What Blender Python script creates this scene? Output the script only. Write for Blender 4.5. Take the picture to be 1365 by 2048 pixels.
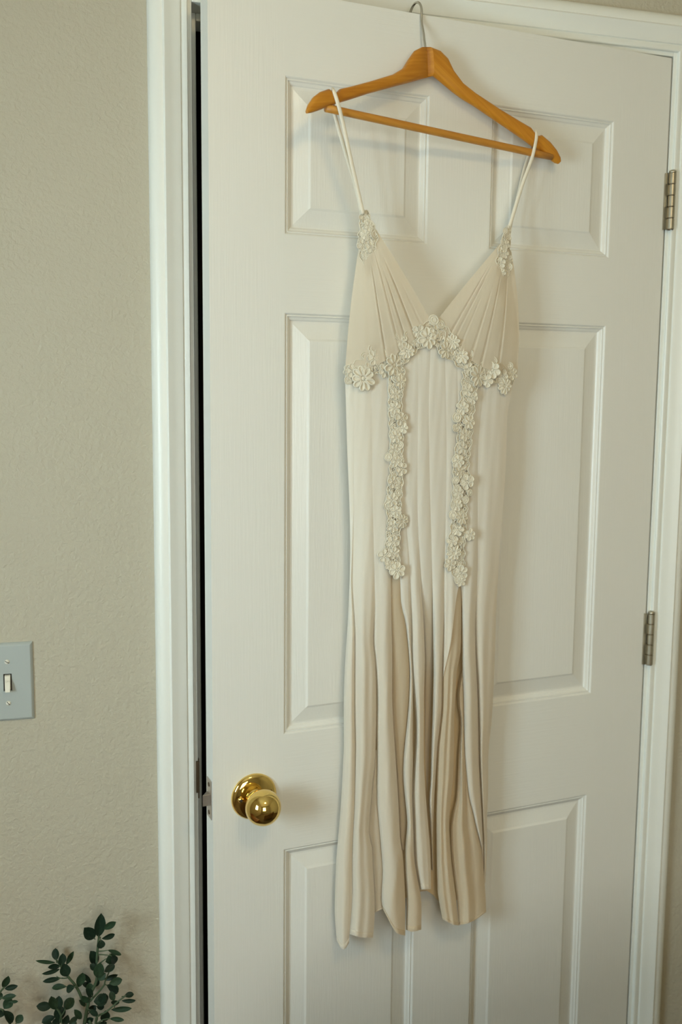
import bpy, bmesh, math, random
from mathutils import Vector, Matrix, Euler

for o in list(bpy.data.objects):
    bpy.data.objects.remove(o, do_unlink=True)
scene = bpy.context.scene
COL = scene.collection

# ------------------------------------------------------------------ camera
F_PX, IMG_W, IMG_H = 1983.65, 1365, 2048
CAM = Vector((-0.95274, -1.45603, 1.50922))
YAW, PITCH, ROLL = 0.27467, 0.12195, 0.00914
cf = Vector((math.sin(YAW) * math.cos(PITCH), math.cos(YAW) * math.cos(PITCH), -math.sin(PITCH)))
cr0 = cf.cross(Vector((0, 0, 1))).normalized()
cu0 = cr0.cross(cf)
cr = cr0 * math.cos(ROLL) + cu0 * math.sin(ROLL)
cu = -cr0 * math.sin(ROLL) + cu0 * math.cos(ROLL)
cam_data = bpy.data.cameras.new('camera')
cam = bpy.data.objects.new('camera', cam_data)
COL.objects.link(cam)
cam.matrix_world = Matrix(((cr.x, cu.x, -cf.x, CAM.x), (cr.y, cu.y, -cf.y, CAM.y),
                           (cr.z, cu.z, -cf.z, CAM.z), (0, 0, 0, 1)))
cam_data.sensor_fit = 'VERTICAL'
cam_data.sensor_height = 36.0
cam_data.sensor_width = 24.0
cam_data.lens = 36.0 * F_PX / IMG_H
cam_data.clip_start = 0.05
cam_data.dof.use_dof = True
cam_data.dof.focus_distance = 1.42
cam_data.dof.aperture_fstop = 3.2
scene.camera = cam

# ------------------------------------------------------------------ world, daylight, exposure
world = bpy.data.worlds.new('daylight')
scene.world = world
world.use_nodes = True
bg = world.node_tree.nodes['Background']
bg.inputs['Color'].default_value = (0.80, 0.90, 1.0, 1)
bg.inputs['Strength'].default_value = 1.0

def area_light(name, loc, target, sx, sy, watts, color):
    l = bpy.data.lights.new(name, 'AREA')
    l.shape = 'RECTANGLE'; l.size = sx; l.size_y = sy
    l.energy = watts; l.color = color
    o = bpy.data.objects.new(name, l); COL.objects.link(o)
    o.location = loc
    d = Vector(target) - Vector(loc)
    o.rotation_euler = d.to_track_quat('-Z', 'Y').to_euler()
    return o
# room box: x -1.8..1.2, y -3.2..0, z 0..2.44
RX0, RX1, RY0, RZ1 = -1.8, 1.2, -3.2, 2.44
WIN1 = (-1.40, -0.80, 1.02, 1.74)     # y0,y1,z0,z1 of the window in the left wall
area_light('window_daylight', (RX0 - 0.14, (WIN1[0] + WIN1[1]) / 2, 1.375), (RX0 + 1, (WIN1[0] + WIN1[1]) / 2, 1.36), 0.58, 0.70, 36, (0.77, 0.98, 1.06))
WIN2 = (-1.32, -0.28, 0.85, 2.05)     # x0,x1,z0,z1 of the window in the front wall
area_light('window_daylight', ((WIN2[0] + WIN2[1]) / 2, RY0 - 0.14, 1.45), ((WIN2[0] + WIN2[1]) / 2, RY0 + 1, 1.43), 1.02, 1.18, 22, (1.0, 0.97, 0.84))

vs = scene.view_settings
scene.display_settings.display_device = 'sRGB'
vs.view_transform = 'Standard'
vs.look = 'None'
vs.gamma = 1.0
vs.use_curve_mapping = False
vs.exposure = 0.0

# ------------------------------------------------------------------ helpers
def ray(px, py):
    return cr * ((px - IMG_W / 2) / F_PX) - cu * ((py - IMG_H / 2) / F_PX) + cf

def on_wall(px, py, y=0.0):
    q = ray(px, py)
    return CAM + q * ((y - CAM.y) / q.y)

# the door leaf stands ajar: its frame is the world frame turned by TH about the hinge pin
DW, DT, ZT, TH = 0.762, 0.035, 2.04, 0.12645
PIN = Vector((0.004, -0.006, 0))
ROT = Matrix.Rotation(TH, 3, 'Z')
DLOC = PIN - ROT @ PIN
DN = ROT @ Vector((0, -1, 0))
ROTI = ROT.transposed()

def at(px, py, d):
    """where the sight line px,py meets the plane d metres in front of the door face, in the door's frame"""
    q = ray(px, py)
    a = DLOC + DN * d
    t = (a - CAM).dot(DN) / q.dot(DN)
    return ROTI @ (CAM + q * t - DLOC)

def tag(o, label=None, cat=None, group=None, kind=None):
    if label: o['label'] = label
    if cat: o['category'] = cat
    if group: o['group'] = group
    if kind: o['kind'] = kind
    return o

def empty(name, loc=(0, 0, 0), rz=0.0):
    o = bpy.data.objects.new(name, None)
    COL.objects.link(o)
    o.location = loc
    o.rotation_euler = (0, 0, rz)
    o.empty_display_size = 0.05
    return o

def mesh(verts, faces, mat=None, smooth=True):
    me = bpy.data.meshes.new('m')
    me.from_pydata([tuple(v) for v in verts], [], faces)
    if mat: me.materials.append(mat)
    if smooth:
        for p in me.polygons: p.use_smooth = True
    me.update()
    return me

def link(name, me, parent=None):
    me.name = name
    o = bpy.data.objects.new(name, me)
    COL.objects.link(o)
    if parent: o.parent = parent
    return o

class MB:
    """collects shapes for ONE mesh"""
    def __init__(self): self.v = []; self.f = []
    def add(self, vs_, fs_):
        n = len(self.v)
        self.v += [Vector(v) for v in vs_]
        self.f += [tuple(i + n for i in f) for f in fs_]
        return self
    def box(self, x0, x1, y0, y1, z0, z1):
        v = [(x0, y0, z0), (x1, y0, z0), (x1, y1, z0), (x0, y1, z0), (x0, y0, z1), (x1, y0, z1), (x1, y1, z1), (x0, y1, z1)]
        return self.add(v, [(0, 3, 2, 1), (4, 5, 6, 7), (0, 1, 5, 4), (1, 2, 6, 5), (2, 3, 7, 6), (3, 0, 4, 7)])
    def tube(self, pts, rad, sides=8, flat=1.0, up=Vector((0, 0, 1)), closed=False):
        pts = [Vector(p) for p in pts]
        n = len(pts); rings = []
        for i, p in enumerate(pts):
            if closed: t = pts[(i + 1) % n] - pts[i - 1]
            else: t = pts[min(i + 1, n - 1)] - pts[max(i - 1, 0)]
            t = t.normalized()
            a = t.cross(up)
            if a.length < 1e-4: a = t.cross(Vector((1, 0, 0)))
            a.normalize(); b = t.cross(a)
            r = rad[i] if isinstance(rad, (list, tuple)) else rad
            rings.append([p + a * (r * math.cos(k * 2 * math.pi / sides)) + b * (r * flat * math.sin(k * 2 * math.pi / sides)) for k in range(sides)])
        vs_ = [v for r in rings for v in r]; fs_ = []
        m = n if closed else n - 1
        for i in range(m):
            j = (i + 1) % n
            for k in range(sides):
                l = (k + 1) % sides
                fs_.append((i * sides + k, i * sides + l, j * sides + l, j * sides + k))
        if not closed:
            fs_.append(tuple(range(sides))[::-1]); fs_.append(tuple((n - 1) * sides + k for k in range(sides)))
        return self.add(vs_, fs_)
    def lathe(self, prof, origin, axis=(0, -1, 0), seg=32):
        """prof: (radius, distance along axis)"""
        ax = Vector(axis).normalized()
        a = ax.orthogonal().normalized(); b = ax.cross(a)
        o = Vector(origin); vs_ = []; fs_ = []
        for r, h in prof:
            for k in range(seg):
                an = 2 * math.pi * k / seg
                vs_.append(o + ax * h + (a * math.cos(an) + b * math.sin(an)) * r)
        for i in range(len(prof) - 1):
            for k in range(seg):
                l = (k + 1) % seg
                fs_.append((i * seg + k, i * seg + l, (i + 1) * seg + l, (i + 1) * seg + k))
        return self.add(vs_, fs_)
    def build(self, name, mat, parent=None, smooth=False, bevel=0.0, fix=True):
        me = mesh(self.v, self.f, mat, smooth)
        if fix:
            bm = bmesh.new(); bm.from_mesh(me)
            bmesh.ops.recalc_face_normals(bm, faces=bm.faces)
            bm.to_mesh(me); bm.free()
        o = link(name, me, parent)
        if bevel:
            b = o.modifiers.new('bevel', 'BEVEL'); b.width = bevel; b.segments = 2; b.limit_method = 'ANGLE'; b.harden_normals = True
            for p in me.polygons: p.use_smooth = True
        return o

def interp(tab, x):
    """piecewise cubic through (x, y) pairs"""
    if x <= tab[0][0]: return tab[0][1]
    if x >= tab[-1][0]: return tab[-1][1]
    n = len(tab)
    for i in range(n - 1):
        if tab[i][0] <= x <= tab[i + 1][0]:
            x0, y0 = tab[i]; x1, y1 = tab[i + 1]
            h = x1 - x0; d = (y1 - y0) / h
            m0 = d if i == 0 else (y1 - tab[i - 1][1]) / (x1 - tab[i - 1][0])
            m1 = d if i == n - 2 else (tab[i + 2][1] - y0) / (tab[i + 2][0] - x0)
            t = (x - x0) / h
            return ((2 * t ** 3 - 3 * t * t + 1) * y0 + (t ** 3 - 2 * t * t + t) * h * m0 +
                    (-2 * t ** 3 + 3 * t * t) * y1 + (t ** 3 - t * t) * h * m1)

def smooth(a, b, x):
    t = max(0.0, min(1.0, (x - a) / (b - a)))
    return t * t * (3 - 2 * t)

# ------------------------------------------------------------------ materials
def principled(name, color, rough=0.5, metal=0.0, spec=0.5):
    m = bpy.data.materials.new(name)
    m.use_nodes = True
    b = m.node_tree.nodes['Principled BSDF']
    b.inputs['Base Color'].default_value = (*color, 1)
    b.inputs['Roughness'].default_value = rough
    b.inputs['Metallic'].default_value = metal
    b.inputs['Specular IOR Level'].default_value = spec
    return m, m.node_tree, b

def add_noise(nt, scale3, noise_scale, detail=3.0, distortion=0.0, rough=0.55):
    tc = nt.nodes.new('ShaderNodeTexCoord'); mp = nt.nodes.new('ShaderNodeMapping')
    mp.inputs['Scale'].default_value = scale3
    n = nt.nodes.new('ShaderNodeTexNoise')
    n.inputs['Scale'].default_value = noise_scale; n.inputs['Detail'].default_value = detail
    n.inputs['Distortion'].default_value = distortion; n.inputs['Roughness'].default_value = rough
    nt.links.new(tc.outputs['Object'], mp.inputs['Vector'])
    nt.links.new(mp.outputs['Vector'], n.inputs['Vector'])
    return n

def add_bump(nt, bsdf, node, strength, dist, sock='Fac'):
    b = nt.nodes.new('ShaderNodeBump')
    b.inputs['Strength'].default_value = strength; b.inputs['Distance'].default_value = dist
    nt.links.new(node.outputs[sock], b.inputs['Height'])
    nt.links.new(b.outputs['Normal'], bsdf.inputs['Normal'])
    return b

def colour_ramp(nt, bsdf, node, c0, c1, p0=0.3, p1=0.7, sock='Fac'):
    r = nt.nodes.new('ShaderNodeValToRGB')
    r.color_ramp.elements[0].color = (*c0, 1); r.color_ramp.elements[0].position = p0
    r.color_ramp.elements[1].color = (*c1, 1); r.color_ramp.elements[1].position = p1
    nt.links.new(node.outputs[sock], r.inputs['Fac'])
    nt.links.new(r.outputs['Color'], bsdf.inputs['Base Color'])
    return r

M = {}
DOORC = (0.80, 0.80, 0.75)
def paint(name, scale3, nscale, strength, dist, rough=0.38, distortion=0.0, color=DOORC):
    m, nt, b = principled(name, color, rough, 0, 0.5)
    n = add_noise(nt, scale3, nscale, 4.0, distortion)
    add_bump(nt, b, n, strength, dist)
    M[name] = m
paint('paint_grain_vertical', (1, 1, 0.035), 330, 0.34, 0.0008)
paint('paint_grain_horizontal', (0.035, 1, 1), 330, 0.34, 0.0008)
paint('paint_grain_panel', (1, 1, 0.05), 330, 0.42, 0.0008, 0.27, 0.9)
paint('paint_smooth', (1, 1, 1), 60, 0.05, 0.0004, 0.36)
paint('paint_trim', (1, 1, 0.2), 60, 0.06, 0.0005, 0.36, 0.0, (0.85, 0.865, 0.81))

m, nt, b = principled('wall_paint', (0.505, 0.47, 0.37), 0.6, 0, 0.35)
n1 = add_noise(nt, (1, 1, 1), 150, 2.5, 0.4); add_bump(nt, b, n1, 0.8, 0.0024)
M['wall'] = m
m, nt, b = principled('ceiling_paint', (0.82, 0.76, 0.62), 0.8); M['ceiling'] = m
m, nt, b = principled('carpet', (0.22, 0.17, 0.12), 0.95, 0, 0.1)
n1 = add_noise(nt, (1, 1, 1), 400, 3); add_bump(nt, b, n1, 0.8, 0.004); colour_ramp(nt, b, n1, (0.13, 0.095, 0.06), (0.22, 0.165, 0.11))
M['carpet'] = m
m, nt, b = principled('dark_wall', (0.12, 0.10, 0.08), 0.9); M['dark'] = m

def metal(name, color, rough, bump=0.0):
    m, nt, b = principled(name, color, rough, 1.0)
    n = add_noise(nt, (1, 1, 1), 90, 3)
    r = nt.nodes.new('ShaderNodeMapRange')
    r.inputs['To Min'].default_value = max(0.02, rough * 0.75); r.inputs['To Max'].default_value = rough * 1.25
    nt.links.new(n.outputs['Fac'], r.inputs['Value']); nt.links.new(r.outputs['Result'], b.inputs['Roughness'])
    if bump: add_bump(nt, b, n, bump, 0.0005)
    M[name] = m
metal('brass', (0.83, 0.60, 0.20), 0.05)
metal('nickel', (0.50, 0.46, 0.36), 0.32)
metal('steel', (0.62, 0.60, 0.55), 0.22)
metal('bronze', (0.16, 0.12, 0.08), 0.45)
metal('latch_steel', (0.55, 0.50, 0.45), 0.4)

def wood(name, c0, c1, scale3, rough=0.42, roty=0.0):
    m, nt, b = principled(name, c0, rough, 0, 0.45)
    n = add_noise(nt, scale3, 60, 5.0, 0.3)
    mp = [q for q in nt.nodes if q.type == 'MAPPING'][0]
    rt = nt.nodes.new('ShaderNodeVectorRotate'); rt.rotation_type = 'Y_AXIS'; rt.inputs['Angle'].default_value = roty
    tc = [q for q in nt.nodes if q.type == 'TEX_COORD'][0]
    nt.links.new(tc.outputs['Object'], rt.inputs['Vector']); nt.links.new(rt.outputs['Vector'], mp.inputs['Vector'])
    colour_ramp(nt, b, n, c0, c1, 0.35, 0.68)
    add_bump(nt, b, n, 0.10, 0.0004)
    M[name] = m
wood('hanger_wood', (0.50, 0.185, 0.008), (0.62, 0.27, 0.022), (0.13, 1, 4.0), roty=0.22)
wood('hanger_wood_right', (0.50, 0.185, 0.008), (0.62, 0.27, 0.022), (0.13, 1, 4.0), roty=-0.62)
wood('bar_wood', (0.52, 0.215, 0.025), (0.62, 0.29, 0.045), (0.10, 1, 3.0), roty=-0.2)
wood('table_wood', (0.16, 0.06, 0.022), (0.28, 0.12, 0.05), (0.2, 3, 3))

def fabric(name, color, alpha, trans=0.45, weave=0.25):
    """thin cloth: scatters light back and through, and lets a little pass straight between its threads"""
    m = bpy.data.materials.new(name); m.use_nodes = True
    nt = m.node_tree; nt.nodes.clear()
    out = nt.nodes.new('ShaderNodeOutputMaterial')
    d = nt.nodes.new('ShaderNodeBsdfDiffuse'); t = nt.nodes.new('ShaderNodeBsdfTranslucent')
    tr = nt.nodes.new('ShaderNodeBsdfTransparent')
    for s in (d, t): s.inputs['Color'].default_value = (*color, 1)
    d.inputs['Roughness'].default_value = 0.6
    mx = nt.nodes.new('ShaderNodeMixShader'); mx.inputs['Fac'].default_value = trans
    mx2 = nt.nodes.new('ShaderNodeMixShader'); mx2.inputs['Fac'].default_value = alpha
    n = add_noise(nt, (1, 1, 0.04), 230, 3.0)
    n2 = add_noise(nt, (1, 1, 1), 900, 1.0)
    ad = nt.nodes.new('ShaderNodeMath'); ad.operation = 'MULTIPLY_ADD'
    nt.links.new(n2.outputs['Fac'], ad.inputs[0]); ad.inputs[1].default_value = 0.3
    nt.links.new(n.outputs['Fac'], ad.inputs[2])
    bp = nt.nodes.new('ShaderNodeBump'); bp.inputs['Strength'].default_value = weave; bp.inputs['Distance'].default_value = 0.0008
    nt.links.new(ad.outputs[0], bp.inputs['Height'])
    nt.links.new(bp.outputs['Normal'], d.inputs['Normal']); nt.links.new(bp.outputs['Normal'], t.inputs['Normal'])
    nt.links.new(d.outputs[0], mx.inputs[1]); nt.links.new(t.outputs[0], mx.inputs[2])
    nt.links.new(mx.outputs[0], mx2.inputs[1]); nt.links.new(tr.outputs[0], mx2.inputs[2])
    nt.links.new(mx2.outputs[0], out.inputs['Surface'])
    M[name] = m
fabric('cream_cloth', (0.89, 0.86, 0.78), 0.03, 0.24)
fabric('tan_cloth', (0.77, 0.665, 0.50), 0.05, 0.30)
fabric('cup_cloth', (0.83, 0.755, 0.62), 0.10, 0.28)
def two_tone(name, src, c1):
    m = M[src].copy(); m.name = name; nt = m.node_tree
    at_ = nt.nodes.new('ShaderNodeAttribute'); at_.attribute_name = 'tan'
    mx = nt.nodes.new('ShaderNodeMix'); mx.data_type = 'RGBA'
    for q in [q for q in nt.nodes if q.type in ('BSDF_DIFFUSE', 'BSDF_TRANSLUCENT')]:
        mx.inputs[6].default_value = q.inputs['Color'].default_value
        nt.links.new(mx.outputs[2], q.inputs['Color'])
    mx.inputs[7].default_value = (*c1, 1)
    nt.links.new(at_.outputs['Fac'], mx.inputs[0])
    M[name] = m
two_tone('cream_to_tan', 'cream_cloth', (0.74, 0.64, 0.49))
fabric('sheer_cloth', (0.88, 0.84, 0.73), 0.45, 0.35)
fabric('side_cloth', (0.87, 0.84, 0.75), 0.10, 0.30)
fabric('back_cloth', (0.68, 0.55, 0.35), 0.02, 0.10)  # darker gold than the tan cloth: fold shade is put into the colour
m, nt, b = principled('lace_thread', (0.80, 0.755, 0.625), 0.8, 0, 0.15)
n1 = add_noise(nt, (1, 1, 1), 1400, 1.0); add_bump(nt, b, n1, 0.4, 0.0006); M['lace'] = m
m, nt, b = principled('lace_ground', (0.80, 0.745, 0.61), 0.85, 0, 0.1)
n1 = nt.nodes.new('ShaderNodeTexVoronoi'); n1.inputs['Scale'].default_value = 420
tc = nt.nodes.new('ShaderNodeTexCoord'); nt.links.new(tc.outputs['Object'], n1.inputs['Vector'])
add_bump(nt, b, n1, 0.9, 0.0018, 'Distance'); M['lace_ground'] = m
m, nt, b = principled('strap_cord', (0.86, 0.81, 0.68), 0.7, 0, 0.2)
n1 = add_noise(nt, (1, 1, 1), 700, 2.0); add_bump(nt, b, n1, 0.4, 0.0008); M['strap'] = m

def leafmat(name, c0, c1):
    m, nt, b = principled(name, c0, 0.5, 0, 0.22)
    n = add_noise(nt, (1, 1, 1), 3.0, 3)
    colour_ramp(nt, b, n, c0, c1, 0.35, 0.7)
    M[name] = m
leafmat('leaf_dark', (0.008, 0.022, 0.013), (0.018, 0.040, 0.022))
leafmat('leaf_mid', (0.016, 0.040, 0.020), (0.034, 0.068, 0.033))
leafmat('stem_green', (0.050, 0.085, 0.045), (0.09, 0.13, 0.07))
m, nt, b = principled('switch_plastic', (0.43, 0.475, 0.46), 0.32, 0, 0.5)
n1 = add_noise(nt, (1, 1, 1), 300, 2); add_bump(nt, b, n1, 0.05, 0.0003); M['plate'] = m
m, nt, b = principled('toggle_plastic', (0.80, 0.77, 0.66), 0.35)
n1 = add_noise(nt, (1, 1, 1), 300, 2); add_bump(nt, b, n1, 0.05, 0.0003); M['toggle'] = m
m, nt, b = principled('slot_dark', (0.05, 0.04, 0.03), 0.8); M['slot'] = m
m, nt, b = principled('terracotta', (0.30, 0.13, 0.07), 0.8)
n1 = add_noise(nt, (1, 1, 1), 80, 3); add_bump(nt, b, n1, 0.3, 0.001); M['pot'] = m
m, nt, b = principled('soil', (0.05, 0.035, 0.025), 0.95)
n1 = add_noise(nt, (1, 1, 1), 200, 3); add_bump(nt, b, n1, 0.9, 0.004); M['soil'] = m
m = bpy.data.materials.new('window_glass'); m.use_nodes = True
nt = m.node_tree; nt.nodes.clear()
out = nt.nodes.new('ShaderNodeOutputMaterial'); g = nt.nodes.new('ShaderNodeBsdfGlossy'); tr = nt.nodes.new('ShaderNodeBsdfTransparent')
g.inputs['Roughness'].default_value = 0.03
mx = nt.nodes.new('ShaderNodeMixShader'); mx.inputs['Fac'].default_value = 0.07
nt.links.new(tr.outputs[0], mx.inputs[1]); nt.links.new(g.outputs[0], mx.inputs[2]); nt.links.new(mx.outputs[0], out.inputs['Surface'])
M['glass'] = m

# ------------------------------------------------------------------ the room shell
def shell(name, mb, mat, label, cat):
    return tag(mb.build(name, M[mat]), label, cat, kind='structure')

WT = 0.115
OX0, OX1, OZ = -DW - 0.003 - 0.018, 0.003 + 0.018, ZT + 0.003 + 0.018      # rough opening
mb = MB()
mb.box(RX0, OX0, 0, WT, 0, RZ1); mb.box(OX1, RX1, 0, WT, 0, RZ1); mb.box(OX0, OX1, 0, WT, OZ, RZ1)
shell('wall_back', mb, 'wall', 'beige textured wall around the white door', 'wall')
mb = MB()
y0, y1, z0, z1 = WIN1
mb.box(RX0 - WT, RX0, RY0, y0, 0, RZ1); mb.box(RX0 - WT, RX0, y1, WT, 0, RZ1)
mb.box(RX0 - WT, RX0, y0, y1, 0, z0); mb.box(RX0 - WT, RX0, y0, y1, z1, RZ1)
shell('wall_left', mb, 'wall', 'beige side wall with the window, left of the door wall', 'wall')
mb = MB()
x0, x1, z0, z1 = WIN2
mb.box(RX0, x0, RY0 - WT, RY0, 0, RZ1); mb.box(x1, RX1, RY0 - WT, RY0, 0, RZ1)
mb.box(x0, x1, RY0 - WT, RY0, 0, z0); mb.box(x0, x1, RY0 - WT, RY0, z1, RZ1)
shell('wall_front', mb, 'wall', 'beige wall with a window facing the white door', 'wall')
shell('wall_right', MB().box(RX1, RX1 + WT, RY0, WT, 0, RZ1), 'wall', 'plain beige side wall to the right of the door', 'wall')
shell('floor', MB().box(RX0 - WT, RX1 + WT, RY0 - WT, 1.2, -0.05, 0), 'carpet', 'brown carpeted floor of the room', 'floor')
shell('ceiling', MB().box(RX0 - WT, RX1 + WT, RY0 - WT, 1.2, RZ1, RZ1 + 0.05), 'ceiling', 'plain off-white ceiling of the room', 'ceiling')
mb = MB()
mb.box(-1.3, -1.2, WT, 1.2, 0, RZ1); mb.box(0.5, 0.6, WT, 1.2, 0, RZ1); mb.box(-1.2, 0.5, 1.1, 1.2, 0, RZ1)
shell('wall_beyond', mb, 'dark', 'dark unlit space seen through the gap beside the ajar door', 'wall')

def window(name, axis, pos, a0, a1, z0, z1, label):
    w = empty(name); tag(w, label, 'window', kind='structure')
    def bx(A0, A1, Z0, Z1, t0, t1):
        b_ = MB()
        if axis == 'x': b_.box(pos + t0, pos + t1, A0, A1, Z0, Z1)
        else: b_.box(A0, A1, pos + t0, pos + t1, Z0, Z1)
        return b_
    fr = bx(a0, a0 + .05, z0, z1, -.10, -.03)
    for r in ((a1 - .05, a1, z0, z1), (a0, a1, z0, z0 + .05), (a0, a1, z1 - .05, z1), ((a0 + a1) / 2 - .02, (a0 + a1) / 2 + .02, z0, z1)):
        q = bx(*r, -.10, -.03); fr.add(q.v, q.f)
    fr.build('window_frame', M['paint_trim'], w)
    for s0, s1 in ((a0 + .05, (a0 + a1) / 2 - .02), ((a0 + a1) / 2 + .02, a1 - .05)):
        bx(s0, s1, z0 + .05, z1 - .05, -.068, -.064).build('pane', M['glass'], w)
    bx(a0 - .04, a1 + .04, z0 - .025, z0, -.10, .04).build('window_sill', M['paint_trim'], w)
window('window_1', 'x', RX0, WIN1[0], WIN1[1], WIN1[2], WIN1[3], 'white framed two-pane window in the wall left of the door')

window('window_2', 'y', RY0, WIN2[0], WIN2[1], WIN2[2], WIN2[3], 'white framed two-pane window opposite the door')

# jamb, stops and strike plate
JX0, JX1, JZ = -DW - 0.003, 0.003, ZT + 0.003
mb = MB()
mb.box(JX0 - .018, JX0, 0, WT, 0, JZ + .018); mb.box(JX1, JX1 + .018, 0, WT, 0, JZ + .018); mb.box(JX0, JX1, 0, WT, JZ, JZ + .018)
jamb = mb.build('trim_4', M['paint_trim'], bevel=0.0012); tag(jamb, 'white painted jamb lining the door opening', 'door frame', kind='structure')
for s in ('l', 'r', 't'):
    b_ = MB()
    if s == 'l': b_.box(JX0, JX0 + .011, .039, .074, 0, JZ)
    elif s == 'r': b_.box(JX1 - .011, JX1, .039, .074, 0, JZ)
    else: b_.box(JX0 + .011, JX1 - .011, .039, .074, JZ - .011, JZ)
    b_.build('door_stop', M['paint_trim'], jamb, bevel=0.002)
mb = MB().box(JX0 - .0005, JX0 + .0015, -.0006, .030, .888, .950)
mb.box(JX0 - .0035, JX0 + .0015, -.0035, -.0006, .898, .948)
sp = mb.build('strike_plate', M['bronze'], jamb, bevel=0.0004); sp['label'] = 'dark bronze strike plate'

# casing: colonial profile (distance from the inner edge, thickness off the wall)
PROF = [(0, 0), (0, .0050), (.0012, .0062), (.0085, .0066), (.0098, .0058), (.0108, .0086), (.0165, .0104), (.020, .0112), (.026, .0132), (.0315, .0160),
        (.0335, .0168), (.0350, .0160), (.0360, .0146), (.041, .0148), (.047, .0138), (.0515, .0110), (.0545, .0070), (.0555, 0)]
def casing(name, label, fn_a, fn_b):
    va = [fn_a(d, t) for d, t in PROF]; vb = [fn_b(d, t) for d, t in PROF]
    n = len(PROF)
    fs_ = [(i, i + 1, n + i + 1, n + i) for i in range(n - 1)] + [tuple(range(n)), tuple(range(n, 2 * n))]
    o = MB().add(va + vb, fs_).build(name, M['paint_trim'], smooth=False)
    for p in o.data.polygons: p.use_smooth = len(p.vertices) == 4
    o.data.set_sharp_from_angle(angle=math.radians(35))
    return tag(o, label, 'trim', kind='structure')
REV = .0062
IX0, IX1, IZ = JX0 - REV, JX1 + REV, JZ + REV
casing('trim_1', 'white moulded casing up the latch side of the door', lambda d, t: (IX0 - d, -t, 0), lambda d, t: (IX0 - d, -t, IZ + d))
casing('trim_2', 'white moulded casing up the hinge side of the door', lambda d, t: (IX1 + d, -t, 0), lambda d, t: (IX1 + d, -t, IZ + d))
casing('trim_3', 'white moulded head casing across the top of the door', lambda d, t: (IX0 - d, -t, IZ + d), lambda d, t: (IX1 + d, -t, IZ + d))

for nm, x0, x1, lb in (('baseboard_left', RX0, IX0 - .0555, 'white baseboard left of the door casing'), ('baseboard_right', IX1 + .0555, RX1, 'white baseboard right of the door casing')):
    tag(MB().box(x0, x1, -.012, 0, 0, .085).build(nm, M['paint_trim'], bevel=.003), lb, 'baseboard', kind='structure')

# ------------------------------------------------------------------ the door
door = empty('door_1', DLOC, TH)
tag(door, 'white six-panel door standing ajar with a brass knob', 'door', kind='structure')
S, PW = 0.1075, 0.2209
ROWS = [(0.10827, 0.3175), (0.42385, 1.0322), (1.2096, 1.795)]        # panel rows, measured down from the top
COLS = [(S, S + PW), (DW - S - PW, DW - S)]
ZB = 0.008
def u2x(u): return u - DW
def v2z(v): return ZT - v
for u0, u1 in ((0, S), (DW - S, DW)):
    MB().box(u2x(u0), u2x(u1), 0, DT, ZB, ZT).build('stile', M['paint_grain_vertical'], door)
for v0, v1 in ROWS:
    MB().box(u2x(COLS[0][1]), u2x(COLS[1][0]), 0, DT, v2z(v1), v2z(v0)).build('mullion', M['paint_grain_vertical'], door)
vb = [0] + [v for r in ROWS for v in r] + [ZT - ZB]
for v0, v1 in zip(vb[0::2], vb[1::2]):
    MB().box(u2x(S), u2x(DW - S), 0, DT, v2z(v1), v2z(v0)).build('rail', M['paint_grain_horizontal'], door)
MOULD = [(0, 0), (.0012, .0008), (.0026, .0030), (.0031, .0031), (.0036, .0022), (.0044, .0020), (.0050, .0026), (.0056, .0042), (.0072, .0050), (.0092, .0060), (.0104, .0076), (.0118, .0080)]
FIELD = [(.0118, .0080), (.0145, .0078), (.0345, .0034), (.0352, .0032), (.0378, .0018), (.0386, .0016)]
def ring_mesh(x0, x1, z0, z1, prof, cap):
    vs_ = []; fs_ = []
    for d, t in prof:
        vs_ += [(x0 + d, t, z0 + d), (x1 - d, t, z0 + d), (x1 - d, t, z1 - d), (x0 + d, t, z1 - d)]
    for i in range(len(prof) - 1):
        for k in range(4):
            l = (k + 1) % 4
            fs_.append((i * 4 + k, i * 4 + l, i * 4 + 4 + l, i * 4 + 4 + k))
    if cap:
        n = (len(prof) - 1) * 4; fs_.append((n, n + 1, n + 2, n + 3))
    return MB().add(vs_, fs_)
for v0, v1 in ROWS:
    for u0, u1 in COLS:
        a = (u2x(u0), u2x(u1), v2z(v1), v2z(v0))
        ring_mesh(*a, MOULD, False).build('panel_moulding', M['paint_smooth'], door)
        ring_mesh(*a, FIELD, True).build('door_panel', M['paint_grain_panel'], door)
        MB().box(a[0], a[1], .012, DT - .003, a[2], a[3]).build('panel_core', M['paint_smooth'], door)

# knob
KU, KZ = 0.0615, 0.9205
kx = u2x(KU)
rose = MB().lathe([(.001, .0085), (.014, .0085), (.0165, .0080), (.026, .0068), (.0315, .0050), (.0338, .0030), (.0345, 0)], (kx, 0, KZ), seg=48).build('knob_rose', M['brass'], door, smooth=True)
rose['label'] = 'polished brass rose plate behind the knob'
prof = [(.0150, .0060), (.0150, .0100), (.0135, .0125), (.0115, .0150), (.0110, .0175), (.0125, .0195)]
for k in range(0, 19):
    a = math.radians(148 - 148 * k / 18)
    prof.append((max(.0003, .0258 * math.sin(a)), .0425 - .0252 * math.cos(math.pi - a) * -1 if False else .0425 + .0250 * math.cos(a)))
knob = MB().lathe(prof, (kx, 0, KZ), seg=48).build('door_knob', M['brass'], door, smooth=True)
knob['label'] = 'round polished brass knob'
scr = MB().lathe([(.0002, .0105), (.0030, .0104), (.0042, .0090), (.0044, .0070)], (kx - .0225, 0, KZ + .001), seg=16).build('rose_screw', M['brass'], rose, smooth=True)
MB().lathe([(.0002, .0107), (.0018, .0107), (.0018, .0095)], (kx - .0225, 0, KZ + .001), seg=12).build('screw_recess', M['slot'], rose)
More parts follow.
